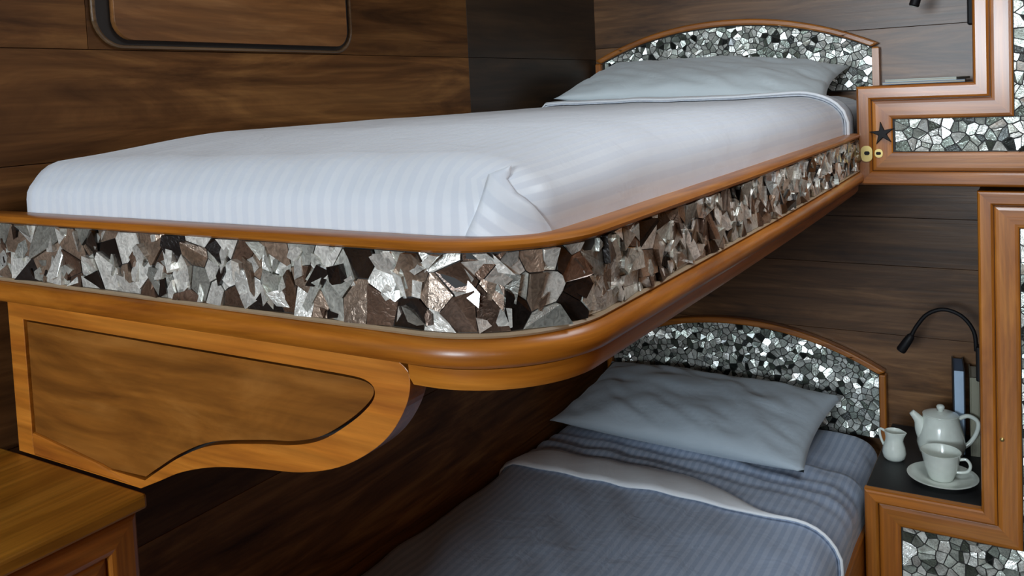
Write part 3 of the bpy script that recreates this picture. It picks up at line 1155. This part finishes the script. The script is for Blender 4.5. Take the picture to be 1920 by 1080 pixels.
# standing books: covers, spine and page block
def book(name, label, loc, rz, th, dp, ht, cov, page, spine_mat):
    b = empty(name, loc, label, 'book', 'books standing behind the teapot')
    b.rotation_euler = (0, 0, rz)

    def bx(n, x0, x1, y0, y1, z0, z1, mt, bv=0):
        o = box(n, x0, x1, y0, y1, z0, z1, mt, None, bv)
        o.parent = b
        return o
    c = 0.003
    bx('front_cover', -th / 2, -th / 2 + c, 0, dp, 0, ht, cov, 0.0008)
    bx('back_cover', th / 2 - c, th / 2, 0, dp, 0, ht, cov, 0.0008)
    bx('spine', -th / 2 + c, th / 2 - c, 0, c, 0.0, ht, spine_mat, 0.0008)
    bx('page_block', -th / 2 + c, th / 2 - c, c, dp - 0.004, 0.003, ht - 0.004, page)
    return b


book('standing_book', 'navy book with pale blue spine standing behind the teapot', (1.080, -0.150, ZS), R_(6), 0.028, 0.130, 0.222, NAVY, SLATE, PALEBLUE)
book('standing_book', 'beige book standing against the cabinet beside the navy book', (1.116, -0.150, ZS), R_(5), 0.022, 0.120, 0.208, BEIGE, CREAM, BEIGE)

# flat magazines on the upper shelf
zt = Z0 + 0.1165


def magazine(label, x0, x1, y0, y1, z, th, cov, rz):
    mgz = empty('magazine', ((x0 + x1) / 2, (y0 + y1) / 2, z), label, 'magazine', 'magazines on the upper shelf')
    mgz.rotation_euler = (0, 0, rz)
    hx, hy = (x1 - x0) / 2, (y1 - y0) / 2
    for n, a, b, mt in (('back_cover', 0, 0.0012, cov), ('pages', 0.0012, th - 0.0012, CREAM), ('front_cover', th - 0.0012, th, cov)):
        o = box(n, -hx, hx, -hy + (0.001 if n == 'pages' else 0), hy, a, b, mt)
        o.parent = mgz


magazine('blue magazine at the bottom of the pile on the upper shelf', 0.930, 1.110, -0.33, -0.10, zt, 0.006, BLUECOV, R_(3))
magazine('pale glossy magazine on top of the pile on the upper shelf', 0.945, 1.105, -0.31, -0.09, zt + 0.0063, 0.006, PAPER, R_(-4))


# gooseneck reading lamps clamped to the cabinet sides
def lamp(label, pts, mount, dirv):
    lp = empty('reading_lamp', mount, label, 'lamp', 'gooseneck reading lamps')
    x, y, z = mount
    box('wall_mount', x - 0.014, x + 0.009, y - 0.020, y + 0.020, z - 0.045, z + 0.045, BLACK, lp, 0.004)
    sp_ = spline(pts, 6)
    tube('gooseneck', sp_, 0.0052, BLACK, lp, 10)
    a = Vector(pts[0])
    d = Vector(dirv).normalized()
    tube('lamp_head', [a - d * 0.004, a + d * 0.002, a + d * 0.018, a + d * 0.048, a + d * 0.052], [0.006, 0.0095, 0.0115, 0.0125, 0.0115], BLACK, lp, 16)
    tube('lens', [a + d * 0.0515, a + d * 0.0530], [0.0095, 0.0090], PAPER, lp, 14)


YL = -0.150
lamp('black gooseneck reading lamp above the teapot in the lower nook', [(0.968, YL, Z0 - 0.556), (0.982, YL, Z0 - 0.528), (1.008, YL, Z0 - 0.494), (1.047, YL, Z0 - 0.478), (1.089, YL, Z0 - 0.492), (1.116, YL, Z0 - 0.530), (1.121, YL, Z0 - 0.580)], (1.1345, YL, Z0 - 0.610), (-0.55, 0, -0.9))
YL = -0.200
lamp('black gooseneck reading lamp at the top of the upper nook', [(1.010, YL, Z0 + 0.362), (1.020, YL, Z0 + 0.392), (1.035, YL, Z0 + 0.420), (1.060, YL, Z0 + 0.435), (1.090, YL, Z0 + 0.425), (1.108, YL, Z0 + 0.390), (1.113, YL, Z0 + 0.340)], (1.1295, YL, Z0 + 0.300), (-0.30, 0, -0.95))
